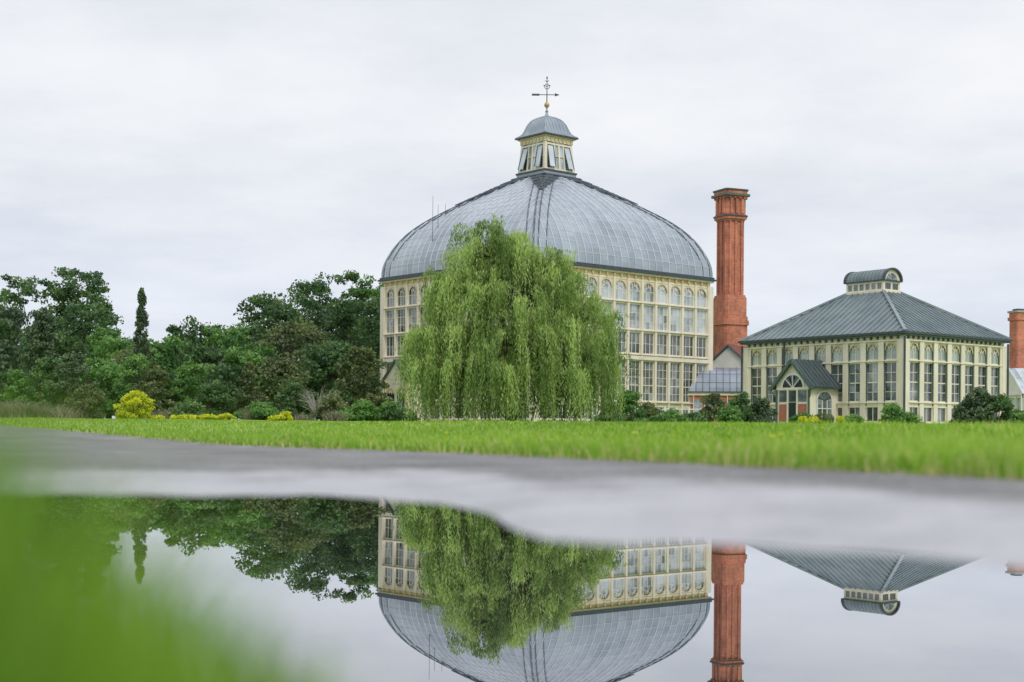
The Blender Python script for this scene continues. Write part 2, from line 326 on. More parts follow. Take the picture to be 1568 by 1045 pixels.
def vault(mb,k,st,sp,pan,rib,lap,ribw=.045,ribh=.05,lapevery=2,lapw=.03):
    H=max(s[0] for s in st); na=int(H/sp)+1; cols=[i*sp for i in range(-na,na+1)]; cr={a:random.random() for a in cols}
    for j in range(len(st)-1):
        (h0,n0,z0),(h1,n1,z1)=st[j],st[j+1]
        for a0,a1 in zip(cols[:-1],cols[1:]):
            p=[max(-h0,min(h0,a0)),max(-h0,min(h0,a1)),max(-h1,min(h1,a1)),max(-h1,min(h1,a0))]
            rr=.5*cr[a0]+.5*random.random()
            if p[1]-p[0]<1e-4: continue
            if p[2]-p[3]<1e-4: mb.face([T(k,p[0],n0,z0),T(k,p[1],n0,z0),T(k,p[2],n1,z1)],pan,rr)
            else: mb.face([T(k,p[0],n0,z0),T(k,p[1],n0,z0),T(k,p[2],n1,z1),T(k,p[3],n1,z1)],pan,rr)
        up=T(k,0,z1-z0,0); up=(up[0],up[1],n0-n1) if n0-n1>0 else T(k,0,1,0)
        for a in cols:
            if abs(a)<min(h0,h1)-.02: mb.beam(T(k,a,n0,z0),T(k,a,n1,z1),ribw,ribh,rib,up=up)
            elif abs(a)<h0 and h0!=h1:
                t=(h0-abs(a))/(h0-h1); mb.beam(T(k,a,n0,z0),T(k,a,n0+(n1-n0)*t,z0+(z1-z0)*t),ribw,ribh,rib,up=up)
        if lap and j%lapevery==0 and j>0:
            mb.beam(T(k,-h0,n0,z0),T(k,h0,n0,z0),lapw,lapw,lap)
def smooth_prof(pts,it=2,n=26):
    P=np.array(pts,float)
    for _ in range(it):
        q=[P[0]]
        for a,b_ in zip(P[:-1],P[1:]): q+=[a*.75+b_*.25,a*.25+b_*.75]
        q.append(P[-1]); P=np.array(q)
    d=np.r_[0,np.cumsum(np.linalg.norm(np.diff(P,axis=0),axis=1))]; t=np.linspace(0,d[-1],n)
    return [(float(np.interp(x,d,P[:,0])),float(np.interp(x,d,P[:,1]))) for x in t]

# ------------------------------------------------------------------ palm house
PH=empty('palm_house',(2.45,108.05,0),math.radians(40.5))
w=MB(['cream','ochre','dark','glass','glassup','white','stone','green'])
hs=8.72
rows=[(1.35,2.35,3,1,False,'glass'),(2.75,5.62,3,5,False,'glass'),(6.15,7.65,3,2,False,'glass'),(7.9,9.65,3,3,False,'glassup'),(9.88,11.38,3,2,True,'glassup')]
rowsL=[r[:5]+('glass',) for r in rows]
for k in range(4):
    wall(w,k,hs-.22,hs,1.0,11.5,12,rows if k==0 else rowsL,.2,'cream',None,.05,.02,.2)
    w.fbox(k,-hs+.22,hs-.22,hs+.1,hs+.27,5.72,5.98,'cream')
    for i in range(25):
        a=-hs+.3+i*(2*hs-.6)/24; w.fbox(k,a-.06,a+.06,hs+.06,hs+.2,11.55,11.78,'ochre')
for sx in (-1,1):
    for sy in (-1,1):
        w.box(sx*hs-.24,sx*hs+.24,sy*hs-.24,sy*hs+.24,.9,11.5,'cream')
w.box(-hs-.06,hs+.06,-hs-.06,hs+.06,11.5,11.8,'ochre')
w.box(-hs-.26,hs+.26,-hs-.26,hs+.26,11.8,11.93,'cream')
w.box(-hs-.4,hs+.4,-hs-.4,hs+.4,11.93,12.06,'dark')
w.box(-hs-.29,hs+.29,-hs-.29,hs+.29,12.06,12.2,'dark')
w.box(-hs-.15,hs+.15,-hs-.15,hs+.15,.6,1.2,'stone')
w.obj('walls_and_windows',PH)
prof=smooth_prof([(8.88,12.2),(8.86,12.9),(8.62,13.7),(8.2,14.6),(7.6,15.5),(6.7,16.4),(5.45,17.3),(4.42,17.95),(2.81,18.95),(1.55,19.75)],2,30)
dm=MB(['domeglass','rib','ribd','lead'])
for k in range(4): vault(dm,k,[(h,h,z) for h,z in prof],.7,'domeglass','rib','rib',.055,.08,2,.04)
for k in range(4):
    for (h0,z0),(h1,z1) in zip(prof[:-1],prof[1:]):
        dm.beam(T(k,-h0,h0,z0-.03),T(k,-h1,h1,z1-.03),.12,.1,'lead')
        for s_ in (-1,1):
            for o,ww in ((.24,.09),(1.0,.06)):
                if h1>o+.1: dm.beam(T(k,s_*(h0-o),h0,z0+.05),T(k,s_*(h1-o),h1,z1+.05),ww,.06,'ribd')
def pp(zq):
    zz=[p[1] for p in prof]; return float(np.interp(zq,zz,[p[0] for p in prof]))
ztop=19.74
for k in range(4):
    for s_ in (-1,1):
        for i in range(7):
            f=i/6; zq=ztop-.15-(1-f)*1.95; h_=pp(zq); ht_=pp(ztop)
            for (fa,fb) in ((f,0),(1-f*.6,.0)):
                p0=T(k,s_*ht_*(1-fa*1.0),ht_,ztop+.05); p1=T(k,s_*h_*(1-fb),h_,zq+.12)
                dm.beam(p0,p1,.1,.06,'ribd')
        for i in range(5):
            zq=ztop-.2-i*.36; h_=pp(zq); L_=1.7*(1-i/5)+.2
            dm.beam(T(k,s_*h_,h_,zq+.14),T(k,s_*(h_-L_),h_,zq+.14),.1,.05,'ribd')
dm.obj('dome',PH)
l=MB(['cream','ochre','dark','glass','glassup','lead','iron','brass'])
l.box(-1.72,1.72,-1.72,1.72,19.62,19.78,'dark'); l.box(-1.6,1.6,-1.6,1.6,19.78,20.0,'lead'); l.box(-1.66,1.66,-1.66,1.66,20.0,20.12,'dark')
zb,zt,hb,ht=20.12,22.25,1.52,1.34
def hz(z): return hb+(ht-hb)*(z-zb)/(zt-zb)
for k in range(4):
    for i in range(4):
        f0,f1=-1+i*.5,-1+(i+1)*.5
        l.face([T(k,f0*(hb-.06),hb-.06,zb),T(k,f1*(hb-.06),hb-.06,zb),T(k,f1*(ht-.06),ht-.06,zt),T(k,f0*(ht-.06),ht-.06,zt)],'glassup' if i in (1,2) else 'glass')
    for f,wd in ((-.34,.09),(.34,.09),(0,.14),(-.93,.22),(.93,.22)):
        l.beam(T(k,f*hb,hb-.03,zb),T(k,f*ht,ht-.03,zt),wd,.12,'cream',up=T(k,0,1,0))
    for zz,hh in ((20.18,.14),(21.2,.05),(22.1,.14)):
        l.beam(T(k,-hz(zz)+.1,hz(zz)-.02,zz),T(k,hz(zz)-.1,hz(zz)-.02,zz),hh,.1,'cream',up=T(k,0,1,0))
    for s_ in (-.62,.62):
        for e in (-.3,.3):
            l.beam(T(k,s_*hb*1.+e,hb+.25,20.35),T(k,s_*ht+e,ht+.03,21.95),.05,.05,'dark' ,up=T(k,0,1,0))
        l.face([T(k,s_*hb-.3,hb+.24,20.35),T(k,s_*hb+.3,hb+.24,20.35),T(k,s_*ht+.3,ht+.02,21.95),T(k,s_*ht-.3,ht+.02,21.95)],'glassup')
    for i in range(7):
        a=-1.2+i*.4; l.fbox(k,a-.08,a+.08,1.38,1.5,22.3,22.5,'ochre')
l.box(-1.42,1.42,-1.42,1.42,22.25,22.6,'cream'); l.box(-1.55,1.55,-1.55,1.55,22.6,22.7,'ochre'); l.box(-1.72,1.72,-1.72,1.72,22.7,22.8,'dark')
rp=smooth_prof([(1.68,22.8),(1.35,22.98),(1.2,23.3),(1.08,23.7),(.85,24.1),(.5,24.33),(.14,24.45)],2,12)
for k in range(4): vault(l,k,[(h,h,z) for h,z in rp],.33,'lead','lead',None,.03,.05)
for k in range(4):
    for (h0,z0),(h1,z1) in zip(rp[:-1],rp[1:]): l.beam(T(k,-h0,h0,z0+.01),T(k,-h1,h1,z1+.01),.09,.08,'lead')
l.lathe((0,0),[(.2,24.4),(.16,24.55),(.08,24.75),(.13,24.85),(.07,24.95),(.05,25.15)],12,'lead')
l.lathe((0,0),[(.04,25.12),(.15,25.18),(.21,25.34),(.15,25.5),(.04,25.56)],14,'brass')
l.tube((0,0,25.5),(0,0,27.45),.045,.025,8,'iron')
l.obj('lantern',PH)
v=MB(['iron','brass'])
R=Matrix.Rotation(-math.radians(40.5),4,'Z')
def RR(x,z,y=0): p=R@Vector((x,y,0)); return (p.x,p.y,z)
v.beam(RR(-1.0,26.12),RR(.85,26.12),.05,.05,'iron')
v.face([RR(-1.15,26.2),RR(-1.15,26.04),RR(-.6,26.04),RR(-.5,26.12),RR(-.6,26.2)],'iron')
v.face([RR(.6,26.25),RR(.6,25.99),RR(.98,26.12)],'iron')
v.beam(RR(0,26.12,-.5),RR(0,26.12,.5),.04,.04,'iron')
for s_ in (-1,1):
    pts=[RR(s_*(.04+.17*math.sin(t*math.pi/8)),26.55+.4*t/8) for t in range(9)]
    for p,q in zip(pts[:-1],pts[1:]): v.beam(p,q,.04,.04,'iron')
    v.beam(RR(0,27.1),RR(s_*.15,27.2),.04,.04,'iron'); v.beam(RR(0,26.75),RR(s_*.28,26.85),.04,.04,'iron')
v.lathe((0,0),[(.02,27.3),(.07,27.4),(.02,27.52)],8,'iron')
v.obj('weathervane',PH)
v=MB(['iron'])
for (x,y,z0,z1) in ((-8.2,3.4,13.2,17.9),(-7.4,3.8,15.0,17.4),(-6.4,4.2,15.,17.6)):
    v.tube((x,y,z0),(x,y,z1),.025,.012,6,'iron')
v.obj('lightning_rods',PH)
p=MB(['cream','ochre','green','glass','dark','stone'])
def PB(a0,a1,n0,n1,z0,z1,m): p.fbox(3,a0,a1,n0,n1,z0,z1,m)
pa=-4.8; pn=hs+1.7
PB(pa-1.4,pa+1.4,hs-.1,pn,1.0,4.3,'cream')
for (a0,a1) in ((pa-1.1,pa-.15),(pa+.15,pa+1.1)):
    PB(a0,a1,pn-.1,pn+.02,1.3,3.3,'glass')
    arch(p,3,(a0+a1)/2,pn+.05,3.2,.4,.5,3.75)
p.face([T(3,pa-1.4,pn+.01,4.3),T(3,pa+1.4,pn+.01,4.3),T(3,pa,pn+.01,5.6)],'cream')
PB(pa-1.4,pa-1.25,pn,pn+.1,1.0,4.3,'ochre'); PB(pa+1.25,pa+1.4,pn,pn+.1,1.0,4.3,'ochre')
for s_ in (-1,1):
    p.beam(T(3,pa+s_*1.65,pn+.1,4.12),T(3,pa,pn+.1,5.68),.16,.14,'green',up=T(3,0,1,0))
    p.box8([T(3,pa+s_*1.6,pn+.15,4.15),T(3,pa,pn+.15,5.65),T(3,pa,hs-.1,5.65),T(3,pa+s_*1.6,hs-.1,4.15),T(3,pa+s_*1.6,pn+.15,4.27),T(3,pa,pn+.15,5.77),T(3,pa,hs-.1,5.77),T(3,pa+s_*1.6,hs-.1,4.27)],'dark')
p.obj('entrance_porch',PH)

# ------------------------------------------------------------------ chimney
def octo(mb,h,ch,z0,z1,m):
    P=[(h,-h+ch),(h,h-ch),(h-ch,h),(-h+ch,h),(-h,h-ch),(-h,-h+ch),(-h+ch,-h),(h-ch,-h)]
    i=len(mb.v); mi=mb.mats.index(m)
    for z_ in (z0,z1): mb.v+=[(x,y,z_) for x,y in P]
    for j in range(8): mb.f.append((i+j,i+(j+1)%8,i+8+(j+1)%8,i+8+j)); mb.m.append(mi); mb.r.append(.5)
    mb.f.append(tuple(i+8+j for j in range(8))); mb.m.append(mi); mb.r.append(.5)
    mb.f.append(tuple(i+7-j for j in range(8))); mb.m.append(mi); mb.r.append(.5)
CH=empty('brick_chimney',(18.9,124,0),math.radians(24))
c=MB(['brick','stone','dark','green'])
octo(c,1.18,.2,.8,10.1,'brick'); octo(c,1.3,.25,9.95,10.35,'brick'); octo(c,1.22,.25,10.35,10.7,'brick')
octo(c,1.12,.2,10.7,12.2,'brick')
for i in range(3): octo(c,1.12-.04*i,.2,12.2+.12*i,12.32+.12*i,'brick')
octo(c,.84,.16,12.5,19.1,'brick')
for k in range(4):
    for (a0,a1) in ((-.68,-.5),(.5,.68)): c.fbox(k,a0,a1,.8,.96,12.6,19.0,'brick')
    c.fbox(k,-.1,.1,.8,.93,12.6,19.0,'brick')
    for a in (-.55,.0,.55): c.fbox(k,a-.14,a+.14,.95,1.1,19.6,20.9,'brick')
    for a in (-.75,-.25,.25,.75): c.fbox(k,a-.1,a+.1,.95,1.18,20.9,21.15,'brick')
octo(c,.98,.2,19.0,19.15,'brick'); octo(c,1.1,.2,19.15,19.35,'brick'); octo(c,1.16,.2,19.35,19.48,'dark'); octo(c,1.04,.2,19.48,19.6,'brick')
octo(c,.97,.2,19.6,21.0,'brick'); octo(c,1.12,.2,20.97,21.12,'brick'); octo(c,1.3,.2,21.12,21.3,'green'); octo(c,1.12,.2,21.3,21.6,'brick'); octo(c,1.2,.2,21.6,21.72,'dark')
c.obj('stack',CH)

# ------------------------------------------------------------------ right pavilion
PV=empty('conservatory_pavilion',(23.7,93.7,0),math.radians(38))
p=MB(['cream','ochre','dark','glass','glassgreen','green','white','greyroof','redpanel','stone'])
hx,hy=5.12,6.28
rows=[(1.2,2.1,2,1,False,'glass'),(2.45,4.8,2,4,False,'glass'),(4.98,6.08,2,1,True,'glassgreen')]
for k in range(4):
    hl,nn,bays=(hx,hy,7) if k in (0,2) else (hy,hx,9)
    wall(p,k,hl-.2,nn,.9,6.2,bays,rows,.4,'cream',None,.05,.022,.17)
    for i in range(bays+1):
        a=-(hl-.2)+i*2*(hl-.2)/bays
        for o in (-.23,.23):
            if abs(a+o)<hl-.2: p.fbox(k,a+o-.03,a+o+.03,nn+.03,nn+.11,2.2,6.0,'green')
    for i in range(int(hl*2/.5)):
        a=-hl+.25+i*.5; p.fbox(k,a-.05,a+.05,nn+.06,nn+.24,6.24,6.4,'green')
for sx in (-1,1):
    for sy in (-1,1):
        p.box(sx*hx-.22,sx*hx+.22,sy*hy-.22,sy*hy+.22,.8,6.2,'cream')
        p.tube((sx*(hx+.28),sy*(hy+.28),.9),(sx*(hx+.28),sy*(hy+.28),6.35),.07,.07,8,'dark')
p.tube((-hx-.25,2.9,.9),(-hx-.25,2.9,6.35),.07,.07,8,'dark')
p.box(-hx-.1,hx+.1,-hy-.1,hy+.1,6.2,6.42,'cream')
p.box(-hx-.38,hx+.38,-hy-.38,hy+.38,6.42,6.52,'green'); p.box(-hx-.48,hx+.48,-hy-.48,hy+.48,6.52,6.66,'dark')
p.box(-hx-.1,hx+.1,-hy-.1,hy+.1,.5,1.1,'stone')
p.obj('walls_and_windows',PV)
r=MB(['greyroof','seam','dark','cream','green','glass','lead'])
ex,ey,tx,ty,z0,z1=5.5,6.66,.85,1.5,6.66,9.75
def lerp(a,b_,t): return a+(b_-a)*t
for k in range(4):
    st=[]
    for j in range(7):
        t=j/6; X_=lerp(ex,tx,t); Y_=lerp(ey,ty,t); Z_=lerp(z0,z1,t)+.12*(t-.5)**2*2-.06
        st.append((X_,Y_,Z_) if k in (0,2) else (Y_,X_,Z_))
    vault(r,k,st,.46,'greyroof','seam',None,.05,.11)
for sx in (-1,1):
    for sy in (-1,1): r.beam((sx*ex,sy*ey,z0+.03),(sx*tx,sy*ty,z1+.03),.2,.12,'seam')
r.box(-.95,.95,-1.6,1.6,9.68,9.8,'cream'); r.box(-.82,.82,-1.45,1.45,9.8,10.42,'glass')
for k in (0,2):
    for a in (-.76,0,.76): r.fbox(k,a-.08,a+.08,1.4,1.5,9.8,10.42,'cream')
    r.fbox(k,-.84,.84,1.42,1.49,10.3,10.42,'cream'); r.fbox(k,-.84,.84,1.42,1.49,9.8,9.9,'cream')
for k in (1,3):
    for a in (-1.42,-.95,-.48,0,.48,.95,1.42): r.fbox(k,a-.07,a+.07,.78,.87,9.8,10.42,'cream')
    r.fbox(k,-1.45,1.45,.78,.86,10.3,10.42,'cream'); r.fbox(k,-1.45,1.45,.78,.86,9.8,9.9,'cream')
r.box(-1.0,1.0,-1.62,1.62,10.42,10.5,'dark')
NA=14
for i in range(NA):
    t0,t1=math.pi*i/NA,math.pi*(i+1)/NA; R0=.92
    A=(R0*math.cos(t0),10.5+.75*math.sin(t0)); B=(R0*math.cos(t1),10.5+.75*math.sin(t1))
    r.face([(A[0],-1.58,A[1]),(A[0],1.58,A[1]),(B[0],1.58,B[1]),(B[0],-1.58,B[1])],'greyroof')
    for s_ in (-1,1):
        y_=s_*1.5
        r.face([(0,y_,10.5),(A[0],y_,A[1]),(B[0],y_,B[1])],'cream')
        r.face([(0,y_+s_*.02,10.52),(A[0]*.62,y_+s_*.02,10.5+(A[1]-10.5)*.62),(B[0]*.62,y_+s_*.02,10.5+(B[1]-10.5)*.62)],'glass')
    for j in range(12):
        yy=-1.58+j*3.16/11
        r.beam((A[0],yy,A[1]),(B[0],yy,B[1]),.07 if 0<j<11 else .12,.07 if 0<j<11 else .16,'seam' if 0<j<11 else 'dark',up=(0,1,0))
r.obj('roof_and_cupola',PV)
q=MB(['cream','ochre','green','glass','dark','stone','redpanel','greyroof','white'])
nF=hx+2.7; q.fbox(3,-1.35,1.35,hx,nF,.9,3.55,'cream')
q.face([T(3,-1.35,nF,3.55),T(3,1.35,nF,3.55),T(3,0,nF,4.95)],'cream')
NAq=12
for i in range(NAq):
    t0,t1=math.pi*i/NAq,math.pi*(i+1)/NAq
    q.face([T(3,0,nF+.02,3.3),T(3,.85*math.cos(t0),nF+.02,3.3+.85*math.sin(t0)),T(3,.85*math.cos(t1),nF+.02,3.3+.85*math.sin(t1))],'glass')
    q.face([T(3,.82*math.cos(t0),nF+.05,3.3+.82*math.sin(t0)),T(3,.97*math.cos(t0),nF+.05,3.3+.97*math.sin(t0)),T(3,.97*math.cos(t1),nF+.05,3.3+.97*math.sin(t1)),T(3,.82*math.cos(t1),nF+.05,3.3+.82*math.sin(t1))],'white')
for t in (.25,.5,.75): q.beam(T(3,0,nF+.04,3.3),T(3,.85*math.cos(t*math.pi),nF+.04,3.3+.85*math.sin(t*math.pi)),.05,.04,'white')
q.fbox(3,-1.3,1.3,nF-.02,nF+.07,3.2,3.34,'cream')
for a0 in (-1.1,-.35,.4): q.fbox(3,a0,a0+.7,nF-.02,nF+.02,2.45,3.15,'glass')
for a0 in (-1.1,.4): q.fbox(3,a0,a0+.7,nF-.02,nF+.025,1.2,2.3,'redpanel')
q.fbox(3,-.33,.33,nF-.02,nF+.03,1.1,2.4,'glass')
for a in (-1.3,-.38,.38,1.3): q.fbox(3,a-.05,a+.05,nF-.02,nF+.09,.95,3.2,'green' if abs(a)>1 else 'cream')
for s_ in (-1,1):
    q.beam(T(3,s_*1.7,nF+.22,3.2),T(3,0,nF+.22,5.02),.2,.12,'green',up=T(3,0,1,0))
    q.beam(T(3,s_*1.6,nF+.25,3.15),T(3,s_*1.35,nF+.02,2.75),.08,.08,'green')
    q.box8([T(3,s_*1.72,nF+.25,3.25),T(3,0,nF+.25,5.0),T(3,0,hx-.1,5.0),T(3,s_*1.72,hx-.1,3.25),T(3,s_*1.72,nF+.25,3.36),T(3,0,nF+.25,5.12),T(3,0,hx-.1,5.12),T(3,s_*1.72,hx-.1,3.36)],'dark')
    for i in range(8):
        n_=hx+.1+i*.38; q.beam(T(3,s_*1.72,n_,3.38),T(3,0,n_,5.14),.04,.06,'greyroof')
sa=-hx-1.35
q.fbox(0,sa-.7,sa+.7,1.3,1.38,1.3,2.5,'glass')
for i in range(NAq):
    t0,t1=math.pi*i/NAq,math.pi*(i+1)/NAq
    q.face([T(0,sa,1.375,2.5),T(0,sa+.7*math.cos(t0),1.375,2.5+.6*math.sin(t0)),T(0,sa+.7*math.cos(t1),1.375,2.5+.6*math.sin(t1))],'glass')
    q.face([T(0,sa+.68*math.cos(t0),1.4,2.5+.58*math.sin(t0)),T(0,sa+.8*math.cos(t0),1.4,2.5+.7*math.sin(t0)),T(0,sa+.8*math.cos(t1),1.4,2.5+.7*math.sin(t1)),T(0,sa+.68*math.cos(t1),1.4,2.5+.58*math.sin(t1))],'white')
for a in (-.7,-.23,.23,.7): q.fbox(0,sa+a-.03,sa+a+.03,1.36,1.42,1.3,2.55,'white')
q.fbox(0,sa-.7,sa+.7,1.36,1.43,2.0,2.06,'white')
q.fbox(0,-nF,-hx,1.35,1.41,3.3,3.45,'green')
q.obj('entrance_porch',PV)

# ------------------------------------------------------------------ link greenhouse, brick outbuilding, far right greenhouse
LG=empty('barrel_roof_greenhouse',(17.0,108,0),math.radians(-8))
g_=MB(['cream','glass','lead','rib','ribd','redpanel','brick','stone','domeglass'])
g_.fbox(0,-5,5,2.6,2.8,.8,3.4,'brick')
for i in range(12):
    a=-4.8+i*.83; g_.fbox(0,a,a+.6,2.75,2.83,1.6,3.0,'glass'); g_.fbox(0,a-.06,a,2.75,2.88,1.5,3.3,'cream')
g_.fbox(0,-5,5,2.7,2.92,3.3,3.5,'cream'); g_.fbox(0,-5.1,5.1,2.7,3.0,3.5,3.6,'ribd')
st=[]
for j in range(9):
    t=j/8*math.pi/2; st.append((5,2.75*math.cos(t)+.02,3.5+2.0*math.sin(t)))
for k in (0,2): vault(g_,k,st,.5,'domeglass','ribd','ribd',.05,.07,2)
for s_ in (-1,1):
    P_=[(s_*5,-2.75,.8),(s_*5,2.75,.8)]+[(s_*5,2.75*math.cos(t*math.pi/12),3.5+2.0*math.sin(t*math.pi/12)) for t in range(13)]
    g_.face(P_,'cream')
g_.obj('greenhouse_shell',LG)
OB=empty('brick_outbuilding',(18.9,118,0),math.radians(62))
g_=MB(['brick','lead','cream','redpanel','white','ribd'])
g_.box(-3,3,-2.2,2.2,.8,5.6,'brick')
for s_ in (-1,1):
    g_.box8([(-3.2,s_*2.5,5.4),(3.2,s_*2.5,5.4),(3.2,0,7.6),(-3.2,0,7.6),(-3.2,s_*2.5,5.55),(3.2,s_*2.5,5.55),(3.2,0,7.75),(-3.2,0,7.75)],'ribd')
    for i in range(10): g_.beam((-3+i*.66,s_*2.5,5.6),(-3+i*.66,0,7.8),.08,.08,'redpanel')
    g_.face([(s_*3.01,-2.2,5.6),(s_*3.01,2.2,5.6),(s_*3.01,0,7.55)],'white')
g_.obj('outbuilding_shell',OB)
FC=empty('brick_chimney',(39.1,110,0),math.radians(20))
g_=MB(['brick','stone','dark']); octo(g_,.5,.08,.8,9.6,'brick'); octo(g_,.6,.08,9.4,9.65,'brick'); octo(g_,.52,.08,9.65,10.0,'brick'); octo(g_,.62,.08,10.0,10.15,'stone'); octo(g_,.35,.08,10.15,10.3,'dark'); g_.obj('stack',FC)
GH=empty('glass_greenhouse',(42.5,108,0),math.radians(5))
g_=MB(['glassup','white','lead','domeglass','stone'])
for k in range(4):
    hl,nn=(5,2.5) if k in (0,2) else (2.5,5)
    wall(g_,k,hl,nn,.9,3.6,int(hl*2),[(1.5,3.3,2,2,False,'glassup')],.12,'white')
for k in (0,2): vault(g_,k,[(5.1,2.6,3.6),(5.1,1.3,4.7),(5.1,0.02,5.6)],.5,'glassup','white','white',.05,.06,1)
for s_ in (-1,1): g_.face([(s_*5,-2.5,3.6),(s_*5,2.5,3.6),(s_*5,0,5.6)],'white')
g_.obj('greenhouse_shell',GH)
F=MB(['white'])
for i in range(16):
    x=3.5+i*.75; y=88.5; zz=float(zfun(np.array([x]),np.array([y]))[0][0]); F.box(x-.05,x+.05,y-.05,y+.05,zz-.2,zz+1.0,'white')
    if i<15:
        F.beam((x,y,zz+.9),(x+.75,y,zz+.9),.05,.07,'white'); F.beam((x,y,zz+.45),(x+.75,y,zz+.45),.04,.05,'white')
F.obj('white_rail_fence')

# ------------------------------------------------------------------ vegetation
def gz(x,y): return float(zfun(np.array([float(x)]),np.array([float(y)]))[0][0])
def crown_pts(x,y,zb,zt,hw,nc,per,rc,shape='round'):
    ph=rng.uniform(0,6.28,6); C=[]
    while len(C)<nc:
        t=rng.uniform(0,1); th=rng.uniform(0,6.28)
        if shape=='round': prof_=math.sin(math.pi*(.08+.80*t)**.8)**.5*(1 if t>.1 else .9)
        elif shape=='cone': prof_=(1-t)**.8*.95+.04
        elif shape=='column': t=t**.9; prof_=(1-t)**.85*.95+.03
        else: prof_=math.sqrt(max(0,1-t*t))
        wob=1+.2*math.sin(2*th+ph[0]+t*3)+.15*math.sin(3*th+ph[1]-t*5)+.13*math.sin(t*9+ph[2]+th)
        rr=hw*prof_*wob*math.sqrt(rng.uniform(.2,1))
        C.append((x+rr*math.cos(th),y+rr*math.sin(th),zb+(zt-zb)*t))
    C=np.array(C); n=nc*per
    off=rng.normal(size=(n,3)); off=unit(off)*(rng.uniform(.2,1,n)**.6)[:,None]*rc*np.repeat(rng.uniform(.5,1.3,nc),per)[:,None]; off[:,2]*=.62 if shape!='column' else 1.6
    L=np.repeat(C,per,0)+off
    rnd=np.clip(np.repeat(rng.uniform(.0,.72,nc),per)+rng.normal(0,.12,n)+.28*off[:,2]/rc,0,1)  # top light painted in: leaves paler toward the top of each clump
    return C,L,rnd
def limbs(mb,x,y,z0,zt,hw,C,r0,cnt=14,m='bark'):
    top=Vector((x+random.uniform(-.3,.3),y,z0+(zt-z0)*.72)); base=Vector((x,y,z0-.3)); mid=base.lerp(top,.5)+Vector((random.uniform(-.25,.25),0,0))
    mb.tube(base,mid,r0,r0*.65,8,m,False); mb.tube(mid,top,r0*.65,r0*.2,7,m,False)
    for i in rng.choice(len(C),min(cnt,len(C)),replace=False):
        c_=Vector(C[i]); t=max(.15,min(.95,(c_.z-z0)/(zt-z0)*.7)); s_=base.lerp(mid,t*2) if t<.5 else mid.lerp(top,t*2-1)
        k_=s_.lerp(c_,.5)+Vector((0,0,-.2)); mb.tube(s_,k_,r0*.28,r0*.16,5,m,False); mb.tube(k_,c_,r0*.16,r0*.05,5,m,False)
def tree(name,x,y,top,hw,mat,nc=90,per=90,rc=.9,ls=.2,shape='round',base=None,r0=.25,z0=None):
    z0=gz(x,y) if z0 is None else z0; e=empty(name,(0,0,0)); zb=z0+(top-z0)*.1 if base is None else base
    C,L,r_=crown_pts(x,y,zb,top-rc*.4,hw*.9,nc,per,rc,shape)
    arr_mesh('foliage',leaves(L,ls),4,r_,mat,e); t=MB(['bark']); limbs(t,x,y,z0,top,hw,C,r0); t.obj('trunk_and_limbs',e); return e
# (x, y, top, half-width, foliage kind)
TL=[(-47.2,140,15.6,4.2,0),(-42.6,141,16.6,3.6,0),(-50,132,13,4.5,0),(-43.5,120,11.2,3.2,2),(-38.2,126,12.0,3.2,0),(-34.6,122,9.3,2.4,1),(-32.6,118,8.3,2.3,1),(-25.1,112,9.3,2.5,0),(-22.5,112,9.0,2.3,1),(-20.9,120,12.0,3.1,0),(-16.6,108,9.0,2.5,3),
(-19.6,138,15.0,3.0,0),(-17.0,140,16.3,3.3,0),(-13.9,141,15.9,3.2,1),(-11.6,141,15.2,2.8,0),(-13,118,11.6,2.8,0),(-15.6,124,11.4,2.8,2),(-25.5,104,7.2,2.2,1),(-33.7,104,7.6,2.6,0),(-45,115,11,4,0),(-28.4,108,6.9,2.2,3),(-18.6,113,10.6,2.5,0),(-11.,124,12.0,2.6,0),
(-36,98,6.6,2.6,2),(-29.5,99,5.8,2.3,1),(-22,101,6.6,2.2,0),(-18.,100,6.4,2.1,1),(-13.5,104,7.2,2.3,0),(-55,125,12,5,0),(-65,130,14,6,1),(-41,104,7.5,2.8,1),(60,150,9,5,0),(75,145,10,6,0),(-29,128,9.0,3.2,0),(-24,128,10.,3.2,2),(-15.6,97,5.4,1.6,3),(-20.4,98,5.0,1.7,0),(-26.6,97,4.9,1.8,1)]
e=empty('background_tree_line'); tr=MB(['bark'])
for mi,mt in enumerate(('leafA','leafB','leafD','leafO')):
    LV=[];RN=[]
    for i,(x,y,top,hw,kd) in enumerate(TL):
        if kd!=mi: continue
        z0=gz(x,y); vol=(top-z0)*hw; nc=int(40+vol*2.2)
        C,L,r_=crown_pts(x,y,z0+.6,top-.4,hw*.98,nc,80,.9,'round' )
        LV.append(leaves(L,.16)); RN.append(r_*(.8 if i%2 else 1)+(.06 if y>130 else 0)); limbs(tr,x,y,z0,top,hw,C,.3)  # farthest crowns get a paler leaf colour to imitate haze
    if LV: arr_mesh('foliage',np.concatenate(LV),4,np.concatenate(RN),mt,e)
tr.obj('trunks_and_limbs',e)
tree('cypress_tree',-23.5,90,9.3,.85,'leafD',150,60,.17,.07,'column',3.4,.08)
tree('conifer_tree',-30.4,92,8.3,2.0,'leafD',120,80,.5,.12,'cone',1.2,.2)
tree('conifer_tree',-15.9,86,4.6,1.25,'leafO',60,80,.36,.09,'cone',1.1,.1)
tree('conifer_tree',-23.7,91,6.0,1.8,'leafO',90,80,.45,.11,'cone',1.2,.15)
tree('conifer_tree',-9.4,88,5.6,1.5,'leafO',100,90,.4,.1,'round',1.1,.14)
